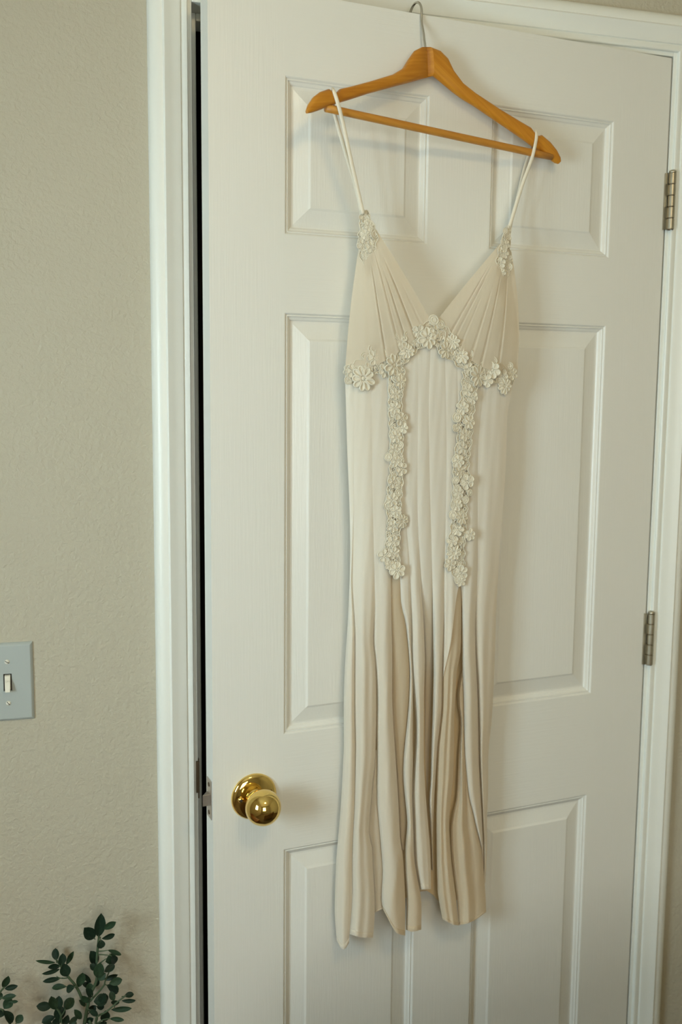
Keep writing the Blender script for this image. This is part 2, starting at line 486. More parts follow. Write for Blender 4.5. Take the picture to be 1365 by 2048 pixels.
# latch on the door edge
fp = MB().box(-DW - .0012, -DW + .002, .006, .029, KZ - .029, KZ + .029).build('latch_plate', M['latch_steel'], door, bevel=.0004)
fp['label'] = 'worn steel latch faceplate on the door edge'
for dz in (-.021, .021):
    MB().lathe([(.0002, .0018), (.0030, .0016), (.0036, .0006)], (-DW - .0004, .0175, KZ + dz), axis=(-1, 0, 0), seg=12).build('plate_screw', M['bronze'], fp, smooth=True)
bv = [(-DW - .0125, .0105, 0), (-DW, .0105, 0), (-DW, .0235, 0), (-DW - .003, .0235, 0)]
h0, h1 = KZ - .0085, KZ + .0085
bolt = MB().add([(x, y, h0) for x, y, _ in bv] + [(x, y, h1) for x, y, _ in bv], [(0, 1, 2, 3), (4, 5, 6, 7), (0, 1, 5, 4), (1, 2, 6, 5), (2, 3, 7, 6), (3, 0, 4, 7)]).build('latch_bolt', M['latch_steel'], door, bevel=.0006)

# hinges
def hinge(ztop, lab):
    bx_, by_, R_ = .0062, -.0080, .0060
    root = MB()
    root.box(-.0010, .0006, -.001, .030, ztop - .089, ztop)
    for k in (1, 3):                                   # door leaf reaches the barrel at knuckles 2 and 4
        root.box(-.0040, .0040, -.0046, -.0024, ztop - .0178 * (k + 1), ztop - .0178 * k)
    root.box(-.0040, -.0004, -.0046, -.0006, ztop - .089, ztop)
    root.box(-.0040, .0040, -.0046, -.0024, ztop - .089, ztop - .0178 * 4.0 - .0006)
    h = root.build('hinge', M['nickel'], door, bevel=.0003); h['label'] = lab
    for k in range(5):
        za, zb = ztop - .0178 * k - .0005, ztop - .0178 * (k + 1) + .0005
        MB().lathe([(.0005, 0), (R_ - .0004, 0), (R_, .0005), (R_, za - zb - .0005), (R_ - .0004, za - zb), (.0005, za - zb)], (bx_, by_, zb), axis=(0, 0, 1), seg=20).build('knuckle', M['nickel'], h, smooth=False)
    for p in h.children:
        for q in p.data.polygons: q.use_smooth = True
        p.data.set_sharp_from_angle(angle=math.radians(30))
    MB().lathe([(.0046, 0), (.0046, ztop and .090)], (bx_, by_, ztop - .0895), axis=(0, 0, 1), seg=12).build('hinge_pin', M['bronze'], h, smooth=True)
    MB().lathe([(R_ - .0006, 0), (R_, .0006), (R_ - .0004, .0032), (.0030, .0048), (.0003, .0050)], (bx_, by_, ztop), axis=(0, 0, 1), seg=16).build('pin_cap', M['nickel'], h, smooth=True)
hinge(ZT - .178, 'brushed nickel upper hinge with five knuckles')
hinge(1.137, 'brushed nickel middle hinge with five knuckles')

# ------------------------------------------------------------------ light switch
sx, sz = -1.0358, 1.0915
sw = empty('light_switch', (sx, 0, sz)); tag(sw, 'white single toggle light switch plate on the beige wall', 'light switch')
def plate_mesh():
    w, h, t = .0352, .0572, .0055
    pr = [(0, 0), (0, .0015), (.0015, .0040), (.0040, t)]
    vs_ = []; fs_ = []
    for d, y in pr:
        vs_ += [(-w + d, -y, -h + d), (w - d, -y, -h + d), (w - d, -y, h - d), (-w + d, -y, h - d)]
    hw, hh = .0056, .0125
    vs_ += [(-hw, -t, -hh), (hw, -t, -hh), (hw, -t, hh), (-hw, -t, hh), (-hw, -.001, -hh), (hw, -.001, -hh), (hw, -.001, hh), (-hw, -.001, hh)]
    for i in range(5):
        for k in range(4):
            l = (k + 1) % 4; fs_.append((i * 4 + k, i * 4 + l, i * 4 + 4 + l, i * 4 + 4 + k))
    return MB().add(vs_, fs_)
plate_mesh().build('cover_plate', M['plate'], sw, bevel=.0006)
MB().box(-.0056, .0056, -.0020, -.0008, -.0125, .0125).build('switch_slot', M['slot'], sw)
tg = MB().add([(-.0040, -.002, -.0105), (.0040, -.002, -.0105), (.0040, -.002, .0108), (-.0040, -.002, .0108),
               (-.0034, -.0155, -.0118), (.0034, -.0155, -.0118), (.0040, -.0070, .0098), (-.0040, -.0070, .0098), (-.0036, -.0148, -.0060), (.0036, -.0148, -.0060)],
              [(0, 1, 2, 3), (0, 1, 5, 4), (4, 5, 9, 8), (8, 9, 6, 7), (7, 6, 2, 3), (0, 4, 8, 7, 3), (1, 5, 9, 6, 2)]).build('toggle', M['toggle'], sw, bevel=.0005)
tc_ = bpy.data.curves.new('t', 'FONT'); tc_.body = 'ON'; tc_.size = .0042; tc_.align_x = 'CENTER'; tc_.align_y = 'CENTER'; tc_.extrude = .00012
to_ = bpy.data.objects.new('t', tc_); COL.objects.link(to_)
bpy.context.view_layer.update()
tm = bpy.data.meshes.new_from_object(to_.evaluated_get(bpy.context.evaluated_depsgraph_get()))
bpy.data.objects.remove(to_, do_unlink=True)
tm.materials.clear(); m_, _, _ = principled('embossed_letters', (0.62, 0.59, 0.50), .4); tm.materials.append(m_)
ol = link('lettering', tm, tg); ol['label'] = 'embossed word ON'
ol.location = (0, -.0108, .0030); ol.rotation_euler = (math.radians(90 - 26), 0, 0)
for s in (-1, 1):
    b_ = MB().lathe([(.0002, .0072), (.0022, .0070), (.0034, .0058), (.0034, .0045)], (0, 0, s * .0302), seg=20)
    sc_ = b_.build('screw', M['toggle'], sw, smooth=True)
    a = 0.5 if s > 0 else 0.9
    q = MB().box(-.0030, .0030, -.00745, -.0068, -.0004, .0004); 
    so = q.build('screw_slot', M['slot'], sc_); so.matrix_local = Matrix.Translation((0, 0, s * .0302)) @ Matrix.Rotation(a, 4, 'Y')

# ------------------------------------------------------------------ the hanger (built in the door's frame, hung from its top edge)
hanger = empty('clothes_hanger', DLOC, TH)
tag(hanger, 'contoured wooden clothes hanger hooked over the top of the white door', 'hanger')
DL, DV, DR = .072, .0165, .020
def hd(px):
    return DV + (DL - DV) * (866 - px) / (866 - 613) if px < 866 else DV + (DR - DV) * (px - 866) / (1122 - 866)
LEFT = [((862, 94), (866, 152), 13), ((845, 94), (848, 157), 13), ((829, 102), (831, 162), 13), ((819, 117), (813, 167), 13), ((808, 136), (797, 171), 13),
        ((786, 149), (776, 177), 12.5), ((740, 163), (735, 188), 12), ((702, 173), (698, 200), 12), ((680, 178), (678, 206), 12), ((674, 185), (672, 208), 12),
        ((665, 185), (664, 210), 12), ((657, 178), (655, 213), 12), ((640, 184), (643, 219), 11), ((627, 194), (632, 223), 10), ((617, 209), (622, 226), 8), ((613, 221), (615, 227), 5)]
RIGHT = [((862, 94), (866, 152), 13), ((880, 101), (880, 163), 13), ((895, 116), (893, 174), 13), ((906, 140), (907, 185), 13), ((925, 166), (925, 198), 12.5),
         ((950, 186), (950, 213), 12), ((1000, 219), (1000, 247), 12), ((1040, 243), (1038, 273), 12), ((1061, 255), (1056, 286), 12), ((1069, 266), (1064, 292), 12),
         ((1077, 272), (1071, 297), 12), ((1083, 270), (1079, 302), 12), ((1100, 284), (1091, 311), 11), ((1113, 300), (1101, 319), 10), ((1121, 315), (1110, 326), 8), ((1122, 322), (1117, 328), 5)]
def arm(stations, name, flip):
    rings = []
    cs = [(1, 0), (.92, .5), (.72, .86), (.35, 1), (0, 1), (-.35, 1), (-.72, .86), (-.92, .5), (-1, 0), (-.92, -.5), (-.72, -.86), (-.35, -1), (0, -1), (.35, -1), (.72, -.86), (.92, -.5)]
    mids = [at((t[0] + b_[0]) / 2, (t[1] + b_[1]) / 2, hd((t[0] + b_[0]) / 2)) for t, b_, w in stations]
    for i, (t, b_, w) in enumerate(stations):
        T, B = at(*t, hd(t[0])), at(*b_, hd(b_[0]))
        c = (T + B) / 2; half = (T - B) / 2
        dr = mids[min(i + 1, len(mids) - 1)] - mids[max(i - 1, 0)]
        dr.z = 0; g_ = Vector((-dr.y, dr.x, 0)).normalized()
        if i == 0: g_ = Vector((0, 1, 0))
        wd = w * .0005
        rings.append([c + half * a + g_ * (wd * e) for a, e in cs])
    n = len(cs); vs_ = [v for r in rings for v in r]; fs_ = []
    for i in range(len(rings) - 1):
        for k in range(n):
            l = (k + 1) % n; fs_.append((i * n + k, i * n + l, (i + 1) * n + l, (i + 1) * n + k))
    fs_ += [tuple(range(n)), tuple((len(rings) - 1) * n + k for k in range(n))]
    o = MB().add(vs_, fs_).build(name, M['hanger_wood_right' if flip else 'hanger_wood'], hanger, smooth=True)
    o.data.set_sharp_from_angle(angle=math.radians(48))
arm(LEFT, 'hanger_arm', False)
arm(RIGHT, 'hanger_arm', True)
pa, pb = at(652, 216, hd(652) - .003), at(1104, 314, hd(1104) + .002)
bar = MB()
pts = [pa.lerp(pb, k / 12) for k in range(13)]
bar.tube(pts, [.0052] * 11 + [.0054, .0046], 14)
bar.build('trouser_bar', M['bar_wood'], hanger, smooth=True)
hx = at(851, 93, DV).x
hz = at(851, 93, DV).z
hk = []
for y, z in ((-DV, hz - .012), (-DV, hz + .001), (-DV + .0035, hz + .010), (-.0115, hz + .018), (-.0065, hz + .030), (-.0028, hz + .040)):
    hk.append(Vector((hx, y, z)))
for k in range(0, 15):
    a = math.pi * (1 - k / 14 * 1.12)
    hk.append(Vector((hx + .0005, .0175 + .0203 * math.cos(a), 2.0408 + .0203 * math.sin(a))))
# smooth the wire path
for it in range(3):
    q = [hk[0]]
    for a, b_ in zip(hk, hk[1:]): q += [a.lerp(b_, .25), a.lerp(b_, .75)]
    hk = q + [hk[-1]]
    if len(hk) > 90: break
ho = MB().tube(hk, .0018, 10, up=Vector((1, 0, 0))).build('hook', M['steel'], hanger, smooth=True)
ho['label'] = 'bent steel wire hook over the door edge'

# ------------------------------------------------------------------ the dress (cloth laid out in the door's frame)
rng = random.Random(7)
dress = empty('slip_dress', DLOC, TH)
tag(dress, 'long cream slip dress with lace flowers hanging on the wooden hanger', 'dress')

EDGE_L = [(420, 722), (510, 714), (560, 708), (620, 700), (680, 694), (745, 690), (800, 692), (900, 695), (1000, 699), (1100, 701), (1150, 700), (1230, 697), (1320, 691), (1400, 688), (1500, 688),
          (1640, 680), (1720, 673), (1830, 670), (1900, 676)]
EDGE_R = [(420, 1024), (500, 1022), (560, 1024), (600, 1030), (640, 1035), (690, 1037), (745, 1031), (790, 1023), (826, 1016), (914, 1013), (973, 1010), (1061, 1003), (1150, 997), (1218, 993.5), (1304, 991), (1372, 988),
          (1441, 984), (1500, 978), (1591, 977), (1628, 975), (1703, 975), (1758, 972), (1830, 972)]
def base_d(px, py):
    xl, xr = interp(EDGE_L, py), interp(EDGE_R, py)
    s = max(0.0, min(1.0, (px - xl) / (xr - xl)))
    k = smooth(430, 1300, py)
    dl, dr = .041, .037 + .003 * k
    ed = max(0.0, 1 - min(s, 1 - s) / .16)
    return dl + (dr - dl) * s + .007 * math.sin(math.pi * s) - (.005 + .004 * k) * ed * ed

def empire(px):
    return interp([(688, 752), (720, 742), (755, 728), (790, 712), (815, 690), (840, 670), (866, 656), (890, 673), (912, 696), (938, 718), (966, 736), (1000, 747), (1036, 756)], px)

def panel(name, mat, rows, hem, amp, off=0.0, top=None, ripples=(), cols=22, nrow=70, skew=0.5, parent=dress, power=2.2, hem_band=True, knife=0.0, tan=None, tuck=.0075):
    """one gore of the skirt. rows: (py, left, right); hem: (t, py); amp/off: metres as tables over py"""
    le = [(r[0], r[1]) for r in rows]; re_ = [(r[0], r[2]) for r in rows]
    vs_, fs_, tint = [], [], []
    def point(t, v, extra=0.0, rec=False):
        yh = interp(hem, t)
        y0_ = top if top is not None else None
        xm = interp(le, rows[0][0]) * (1 - t) + interp(re_, rows[0][0]) * t
        y0_ = empire(xm) if y0_ is None else y0_
        y = y0_ + (yh - y0_) * v
        x = interp(le, y) * (1 - t) + interp(re_, y) * t
        a = interp(amp, y)
        q = t / skew * .5 if t < skew else .5 + (t - skew) / (1 - skew) * .5
        prof = 1 - abs(2 * q - 1) ** power
        if knife:                       # left edge tucked under, right edge lapping over the next fold
            pk = smooth(0, .55, t) * (1 - .30 * smooth(.8, 1.0, t))
            prof = prof * (1 - knife) + pk * knife
        h = a * (prof - .75)
        wpx = interp(re_, y) - interp(le, y)      # cloth tucked back sharply at the fold lines
        h -= tuck * smooth(1130, 1330, y) * (math.exp(-(t * wpx / 2.6) ** 2) + (1 - knife) * .8 * math.exp(-((1 - t) * wpx / 2.6) ** 2))
        if rec: tint.append(max(smooth(-6, 6, tan(x, y)) if tan else 0.0, .48 * smooth(1050, 1500, y)))     # tan gores, plus a tanner fade down the skirt standing in for shade
        for fr, ph, am, ya, yb in ripples:
            h += am * smooth(ya, yb, y) * math.sin(2 * math.pi * (fr * t + ph) + (y - 1200) * .0022 * (1 + fr * .3))
        h += .0004 * math.sin(x * .31 + y * .013) * math.sin(y * .021 + x * .07)
        o_ = interp(off, y) if isinstance(off, (list, tuple)) else off
        return at(x, y, max(.0035, base_d(x, y) + h + o_ + extra))
    for j in range(nrow + 1):
        for i in range(cols + 1):
            vs_.append(point(i / cols, j / nrow, 0.0, True))
    for j in range(nrow):
        for i in range(cols):
            a = j * (cols + 1) + i
            fs_.append((a, a + 1, a + cols + 2, a + cols + 1))
    o = MB().add(vs_, fs_).build(name, M[mat], parent, smooth=True, fix=False)
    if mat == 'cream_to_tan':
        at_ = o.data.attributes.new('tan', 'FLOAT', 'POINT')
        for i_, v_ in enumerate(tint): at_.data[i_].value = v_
    if hem_band:
        hv, hf = [], []
        v0 = 1 - 9.0 / max(60, hem[0][1] - 700)
        for i in range(cols + 1):
            for v, e in ((v0, .0003), (v0 + .0006, .0011), (1 - .001, .0012), (1.0012, .0002)):
                hv.append(point(i / cols, v, e))
        for i in range(cols):
            for k in range(3):
                a = i * 4 + k; hf.append((a, a + 4, a + 5, a + 1))
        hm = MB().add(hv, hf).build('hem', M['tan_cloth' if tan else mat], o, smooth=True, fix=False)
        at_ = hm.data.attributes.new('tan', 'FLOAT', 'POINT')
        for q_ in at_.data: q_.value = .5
    return o

# fold lines read down the skirt: (py, px)
F1 = [(740, 706), (900, 707), (1050, 706), (1169, 702), (1226, 705.7), (1264, 707.6), (1340, 707.6), (1436, 707.6), (1493, 709), (1580, 708), (1620, 707), (1680, 704), (1720, 703), (1800, 703), (1866, 698), (1900, 697)]
F2R = [(740, 742), (900, 744), (1050, 747), (1150, 749.5), (1207, 749.5), (1283, 746.7), (1321, 750.5), (1378, 753), (1455, 753), (1530, 750), (1560, 746), (1630, 740), (1670, 738), (1690, 744), (1730, 746), (1780, 749), (1830, 750), (1880, 746)]
F3 = [(740, 742), (900, 744), (1050, 747), (1150, 749.5), (1207, 749.5), (1283, 746.7), (1321, 750.5), (1378, 754), (1455, 754), (1530, 754), (1610, 755), (1650, 759), (1700, 763), (1740, 766), (1800, 763), (1816, 766), (1850, 774), (1870, 780)]
F4 = [(740, 772), (826, 777), (950, 779), (1050, 780), (1150, 782), (1226, 783), (1302, 785), (1398, 785), (1445, 787), (1512, 791.5), (1580, 796), (1640, 799), (1680, 801), (1710, 806), (1750, 809), (1800, 811), (1870, 811)]
F5 = [(740, 790), (900, 797), (1050, 800), (1160, 801), (1207, 803), (1245, 811.5), (1293, 817), (1340, 820), (1398, 819), (1455, 814), (1512, 808), (1556, 807), (1620, 813), (1648, 815), (1700, 810), (1750, 811), (1800, 814), (1858, 812), (1870, 812)]
F6 = [(740, 806), (850, 806), (958, 806.5), (1032, 812), (1120, 819), (1150, 820), (1226, 822), (1302, 823), (1360, 826), (1436, 829), (1483, 829), (1530, 827.6), (1590, 825), (1680, 828), (1726, 830), (1800, 843), (1870, 843)]
F7 = [(700, 836), (826, 836), (973, 835), (1061, 836), (1120, 839), (1200, 844), (1226, 846.7), (1321, 850.5), (1388, 848.6), (1530, 848.6), (1590, 852), (1640, 856), (1690, 860), (1740, 862), (1790, 863)]
F8 = [(680, 862), (826, 858), (973, 860), (1100, 864), (1245, 866.7), (1340, 867.6), (1417, 866), (1500, 863), (1566, 861), (1596, 858), (1640, 860), (1700, 864), (1790, 866)]
F9 = [(690, 890), (826, 893), (973, 893), (1061, 891.5), (1150, 889.5), (1250, 888), (1355, 885), (1417, 884), (1493, 876), (1550, 872), (1620, 868), (1680, 866), (1790, 868)]
F9G = [(690, 890), (826, 893), (973, 893), (1061, 891.5), (1150, 889.5), (1250, 888), (1355, 885), (1423, 884), (1493, 876), (1573, 874), (1650, 873.5), (1721, 874), (1777, 875.6), (1814, 881), (1850, 888)]
F10 = [(720, 915), (900, 918), (1050, 920), (1172, 923), (1253, 923), (1304, 921.7), (1338, 915), (1406, 910.6), (1441, 909), (1492, 909), (1554, 907), (1600, 902), (1650, 899), (1720, 903), (1790, 912), (1850, 918)]
F11 = [(730, 938), (900, 930), (1050, 928), (1167, 926), (1253, 925), (1321, 925), (1389, 927.7), (1441, 928.5), (1508, 929.5), (1591, 937), (1628, 946), (1656, 952), (1693, 962), (1740, 966)]
F12 = [(740, 968), (797, 966), (885, 957), (1032, 956), (1150, 955), (1235, 951), (1304, 951.6), (1372, 955), (1441, 957), (1536, 959), (1628, 964), (1693, 967), (1760, 968)]

def rows_of(a, b, y0_, y1_, pad=(0, 0)):
    ys = sorted(set([y for y, _ in a] + [y for y, _ in b] + [y0_, y1_]))
    return [(y, interp(a, y) - pad[0], interp(b, y) + pad[1]) for y in ys if y0_ <= y <= y1_]

A1 = [(700, .0010), (1000, .0018), (1150, .0042), (1300, .0080), (1500, .0105), (1850, .0110)]
A0 = [(700, .0009), (1000, .0014), (1150, .0032), (1300, .0060), (1500, .0090), (1850, .0100)]
# the back of the dress, seen only between the folds and under the short hems
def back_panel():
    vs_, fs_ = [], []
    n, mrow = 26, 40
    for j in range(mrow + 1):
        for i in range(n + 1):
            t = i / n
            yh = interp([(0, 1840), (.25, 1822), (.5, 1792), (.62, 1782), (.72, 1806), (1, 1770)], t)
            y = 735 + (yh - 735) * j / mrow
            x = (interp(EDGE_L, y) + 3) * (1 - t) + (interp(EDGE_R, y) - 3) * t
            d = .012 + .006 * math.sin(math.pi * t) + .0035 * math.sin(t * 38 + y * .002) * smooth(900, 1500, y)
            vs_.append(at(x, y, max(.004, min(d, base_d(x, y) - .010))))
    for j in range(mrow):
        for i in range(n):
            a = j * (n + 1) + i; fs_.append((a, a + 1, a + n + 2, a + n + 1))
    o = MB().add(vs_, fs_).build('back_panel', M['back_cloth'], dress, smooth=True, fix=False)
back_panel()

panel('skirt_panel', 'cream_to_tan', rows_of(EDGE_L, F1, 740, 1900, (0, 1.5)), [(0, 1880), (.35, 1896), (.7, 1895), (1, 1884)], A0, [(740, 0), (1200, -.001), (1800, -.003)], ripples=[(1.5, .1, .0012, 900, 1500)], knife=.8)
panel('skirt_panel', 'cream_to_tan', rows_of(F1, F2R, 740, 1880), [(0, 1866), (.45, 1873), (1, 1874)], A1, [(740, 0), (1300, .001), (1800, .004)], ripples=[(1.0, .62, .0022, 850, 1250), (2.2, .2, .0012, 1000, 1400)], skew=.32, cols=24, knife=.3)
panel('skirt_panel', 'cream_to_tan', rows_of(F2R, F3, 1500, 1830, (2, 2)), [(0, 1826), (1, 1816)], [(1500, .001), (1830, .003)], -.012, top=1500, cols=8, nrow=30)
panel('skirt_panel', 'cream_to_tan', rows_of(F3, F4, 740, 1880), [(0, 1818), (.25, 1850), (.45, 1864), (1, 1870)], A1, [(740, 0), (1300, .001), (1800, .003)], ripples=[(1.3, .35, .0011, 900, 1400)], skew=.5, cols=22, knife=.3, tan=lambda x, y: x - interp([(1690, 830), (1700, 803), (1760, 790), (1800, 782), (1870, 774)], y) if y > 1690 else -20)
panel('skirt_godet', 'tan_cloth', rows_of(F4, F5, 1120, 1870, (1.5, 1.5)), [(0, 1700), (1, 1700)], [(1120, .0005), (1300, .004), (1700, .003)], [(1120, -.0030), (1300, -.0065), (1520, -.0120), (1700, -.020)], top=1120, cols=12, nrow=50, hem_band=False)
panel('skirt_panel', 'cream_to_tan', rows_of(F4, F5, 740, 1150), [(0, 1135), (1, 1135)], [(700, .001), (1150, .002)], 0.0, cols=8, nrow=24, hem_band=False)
F6L = [(y, x - 3.2 * smooth(1370, 1440, y) * (1 - smooth(1490, 1560, y))) for y, x in F6]
F6R = [(y, x + 2.6 * smooth(1370, 1440, y) * (1 - smooth(1490, 1560, y))) for y, x in F6]
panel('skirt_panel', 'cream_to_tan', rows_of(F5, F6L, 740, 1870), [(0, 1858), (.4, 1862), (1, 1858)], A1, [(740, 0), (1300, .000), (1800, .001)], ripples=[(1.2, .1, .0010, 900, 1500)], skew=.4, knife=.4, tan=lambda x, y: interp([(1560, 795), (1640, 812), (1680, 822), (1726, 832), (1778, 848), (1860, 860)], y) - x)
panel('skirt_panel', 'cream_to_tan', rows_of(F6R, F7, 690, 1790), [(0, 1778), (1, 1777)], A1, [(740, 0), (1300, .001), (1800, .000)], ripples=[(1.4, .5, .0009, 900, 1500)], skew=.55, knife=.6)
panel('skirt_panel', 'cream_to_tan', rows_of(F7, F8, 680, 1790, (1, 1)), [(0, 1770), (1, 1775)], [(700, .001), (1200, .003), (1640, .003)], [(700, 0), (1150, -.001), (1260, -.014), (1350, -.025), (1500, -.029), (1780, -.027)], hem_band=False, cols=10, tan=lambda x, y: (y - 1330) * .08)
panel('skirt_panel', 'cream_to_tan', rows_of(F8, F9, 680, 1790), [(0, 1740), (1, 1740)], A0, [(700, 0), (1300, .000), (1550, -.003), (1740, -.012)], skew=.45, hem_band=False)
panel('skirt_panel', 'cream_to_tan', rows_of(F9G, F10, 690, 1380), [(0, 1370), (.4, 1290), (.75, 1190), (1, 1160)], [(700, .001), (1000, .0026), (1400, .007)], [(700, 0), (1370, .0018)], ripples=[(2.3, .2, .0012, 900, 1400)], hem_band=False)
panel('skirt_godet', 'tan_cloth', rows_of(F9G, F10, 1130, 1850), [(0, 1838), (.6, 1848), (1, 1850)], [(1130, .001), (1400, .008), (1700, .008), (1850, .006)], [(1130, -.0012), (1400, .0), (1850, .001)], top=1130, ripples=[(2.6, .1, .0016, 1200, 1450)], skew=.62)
# right-hand half of the open godet: rises out of the dark slit and runs to the hem
GL = [(1340, 925), (1377, 917), (1406, 916), (1441, 921), (1500, 918.5), (1591, 914), (1650, 903), (1720, 905), (1790, 914), (1860, 918)]
GR = [(1340, 928), (1406, 930), (1500, 932), (1591, 940), (1628, 949), (1656, 955), (1693, 964), (1740, 968), (1795, 972), (1823, 973), (1860, 973)]
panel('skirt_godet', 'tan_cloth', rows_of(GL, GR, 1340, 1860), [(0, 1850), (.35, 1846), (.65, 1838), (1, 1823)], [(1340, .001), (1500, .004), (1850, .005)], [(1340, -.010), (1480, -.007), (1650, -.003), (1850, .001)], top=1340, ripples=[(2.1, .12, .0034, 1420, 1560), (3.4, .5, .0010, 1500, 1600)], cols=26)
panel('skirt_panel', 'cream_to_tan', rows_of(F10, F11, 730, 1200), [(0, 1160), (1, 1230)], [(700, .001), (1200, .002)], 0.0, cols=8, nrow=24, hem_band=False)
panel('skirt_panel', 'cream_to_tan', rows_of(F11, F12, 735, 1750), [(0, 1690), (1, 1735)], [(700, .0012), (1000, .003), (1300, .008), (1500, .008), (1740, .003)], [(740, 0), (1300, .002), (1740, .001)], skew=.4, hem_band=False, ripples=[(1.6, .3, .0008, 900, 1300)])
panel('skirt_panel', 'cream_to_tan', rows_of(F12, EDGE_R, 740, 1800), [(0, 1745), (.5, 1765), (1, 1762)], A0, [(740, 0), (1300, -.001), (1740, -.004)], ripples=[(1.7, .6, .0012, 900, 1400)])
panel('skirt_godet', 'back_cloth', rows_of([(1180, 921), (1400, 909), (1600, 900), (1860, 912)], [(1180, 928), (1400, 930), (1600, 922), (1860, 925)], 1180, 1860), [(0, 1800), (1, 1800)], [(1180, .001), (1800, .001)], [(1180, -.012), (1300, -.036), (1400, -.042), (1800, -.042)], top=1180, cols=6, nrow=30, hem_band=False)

# ---- the two gathered cups
def cup(name, apex, neck, bottom, side, valleys, n=46, rowsn=34):
    """apex: short top edge (a,b); rulings fan from it to the bottom line; neck & side bow the outer rulings"""
    vs_, fs_ = [], []
    a0, a1 = apex
    for j in range(rowsn + 1):
        s = j / rowsn
        for i in range(n + 1):
            t = i / n
            bx_, by_ = interp([(k / (len(bottom) - 1), p[0]) for k, p in enumerate(bottom)], t), interp([(k / (len(bottom) - 1), p[1]) for k, p in enumerate(bottom)], t)
            ax_, ay_ = a0[0] * (1 - t) + a1[0] * t, a0[1] * (1 - t) + a1[1] * t
            x, y = ax_ + (bx_ - ax_) * s, ay_ + (by_ - ay_) * s
            bow = math.sin(math.pi * s)
            x += bow * (neck * (1 - t) ** 3 + side * t ** 3)
            h = .012 * math.sin(math.pi * min(1, s * 1.15) * .86) * math.sin(math.pi * (.12 + .76 * t))
            for tv, wv, dv, s0 in valleys:
                q = (t - tv) / wv
                k = smooth(s0, s0 + .25, s)
                h -= dv * k * math.exp(-q * q) 
                h += dv * .22 * k * math.exp(-((t - tv - wv * 2.0) / (wv * 1.8)) ** 2)
            h += .0002 * math.sin(t * 47 + s * 3) * s
            vs_.append(at(x, y, base_d(x, y) + h + .001))
    for j in range(rowsn):
        for i in range(n):
            a = j * (n + 1) + i; fs_.append((a, a + 1, a + n + 2, a + n + 1))
    return MB().add(vs_, fs_).build(name, M['cup_cloth'], dress, smooth=True, fix=False)
cupL = cup('bodice_cup', ((748, 452), (722, 470)), 3,
    [(868, 652), (850, 664), (832, 676), (815, 690), (798, 704), (782, 716), (766, 724), (748, 732), (730, 740), (710, 746), (690, 752)], -4,
    [(.10, .006, .0012, .45), (.20, .008, .0030, .25), (.30, .007, .0028, .3), (.385, .008, .0034, .15), (.555, .008, .0034, .2)], n=90)
cupR = cup('bodice_cup', ((1000, 488), (1023, 500)), -2,
    [(866, 652), (885, 668), (900, 682), (915, 697), (930, 712), (948, 724), (966, 734), (985, 742), (1003, 748), (1020, 752), (1035, 756)], 9,
    [(.17, .008, .0034, .2), (.235, .007, .0028, .2), (.32, .006, .0020, .45), (.46, .008, .0032, .35), (.58, .008, .0026, .2), (.76, .008, .0030, .2)], n=90)
# bound neckline edges
def binding(pts, off):
    p3 = [at(x, y, base_d(x, y) + off) for x, y in pts]
    MB().tube(p3, .0011, 6).build('neckline_binding', M['cup_cloth'], dress, smooth=True)

# ---- lace
RND = random.Random(11)
def lace_flower_mesh(np_, seed):
    """crocheted flower: broad round petals, each a padded rim with a sunk middle, round a small knot"""
    r = random.Random(seed); mb = MB()
    for k in range(np_):
        a = 2 * math.pi * k / np_ + r.uniform(-.10, .10)
        L = r.uniform(.86, 1.06); w = .80 * math.sin(math.pi / np_) * r.uniform(.85, 1.05)
        pts = []
        for j in range(11):
            q = 2 * math.pi * j / 11
            rr = .60 - .38 * math.cos(q)
            ww = math.sin(q) * w * (.42 + .62 * smooth(.2, .8, rr)) * .86
            x, z = rr * L, ww
            pts.append(Vector((x * math.cos(a) - z * math.sin(a), -.05 - .10 * math.sin(math.pi * min(1, rr)), x * math.sin(a) + z * math.cos(a))))
        mb.tube(pts, .082, 5, closed=True, up=Vector((0, 1, 0)))
        c = sum(pts, Vector()) / len(pts); c.y += .06
        mb.add(pts + [c], [(i, (i + 1) % 11, 11) for i in range(11)])
    mb.lathe([(.20, 0), (.18, .10), (.10, .15), (.01, .16)], (0, 0, 0), seg=9)
    return mesh(mb.v, mb.f, M['lace'])
def lace_loop_mesh(seed):
    mb = MB()
    for rad, y in ((.86, -.06), (.45, -.08)):
        pts = [Vector((rad * (1 + .12 * math.sin(2 * q + seed)) * math.cos(q), y, rad * math.sin(q))) for q in [2 * math.pi * j / 12 for j in range(12)]]
        mb.tube(pts, .12, 5, closed=True, up=Vector((0, 1, 0)))
    pts = [Vector((.8 * math.cos(2 * math.pi * j / 12), -.02, .8 * math.sin(2 * math.pi * j / 12))) for j in range(12)]
    mb.add(pts + [Vector((0, -.03, 0))], [(i, (i + 1) % 12, 12) for i in range(12)])
    return mesh(mb.v, mb.f, M['lace'])
FLOWERS = [lace_flower_mesh(5, 1), lace_flower_mesh(6, 2), lace_flower_mesh(9, 3), lace_flower_mesh(8, 4)]
LOOPS = [lace_loop_mesh(1), lace_loop_mesh(2)]
PXM = 1300.0
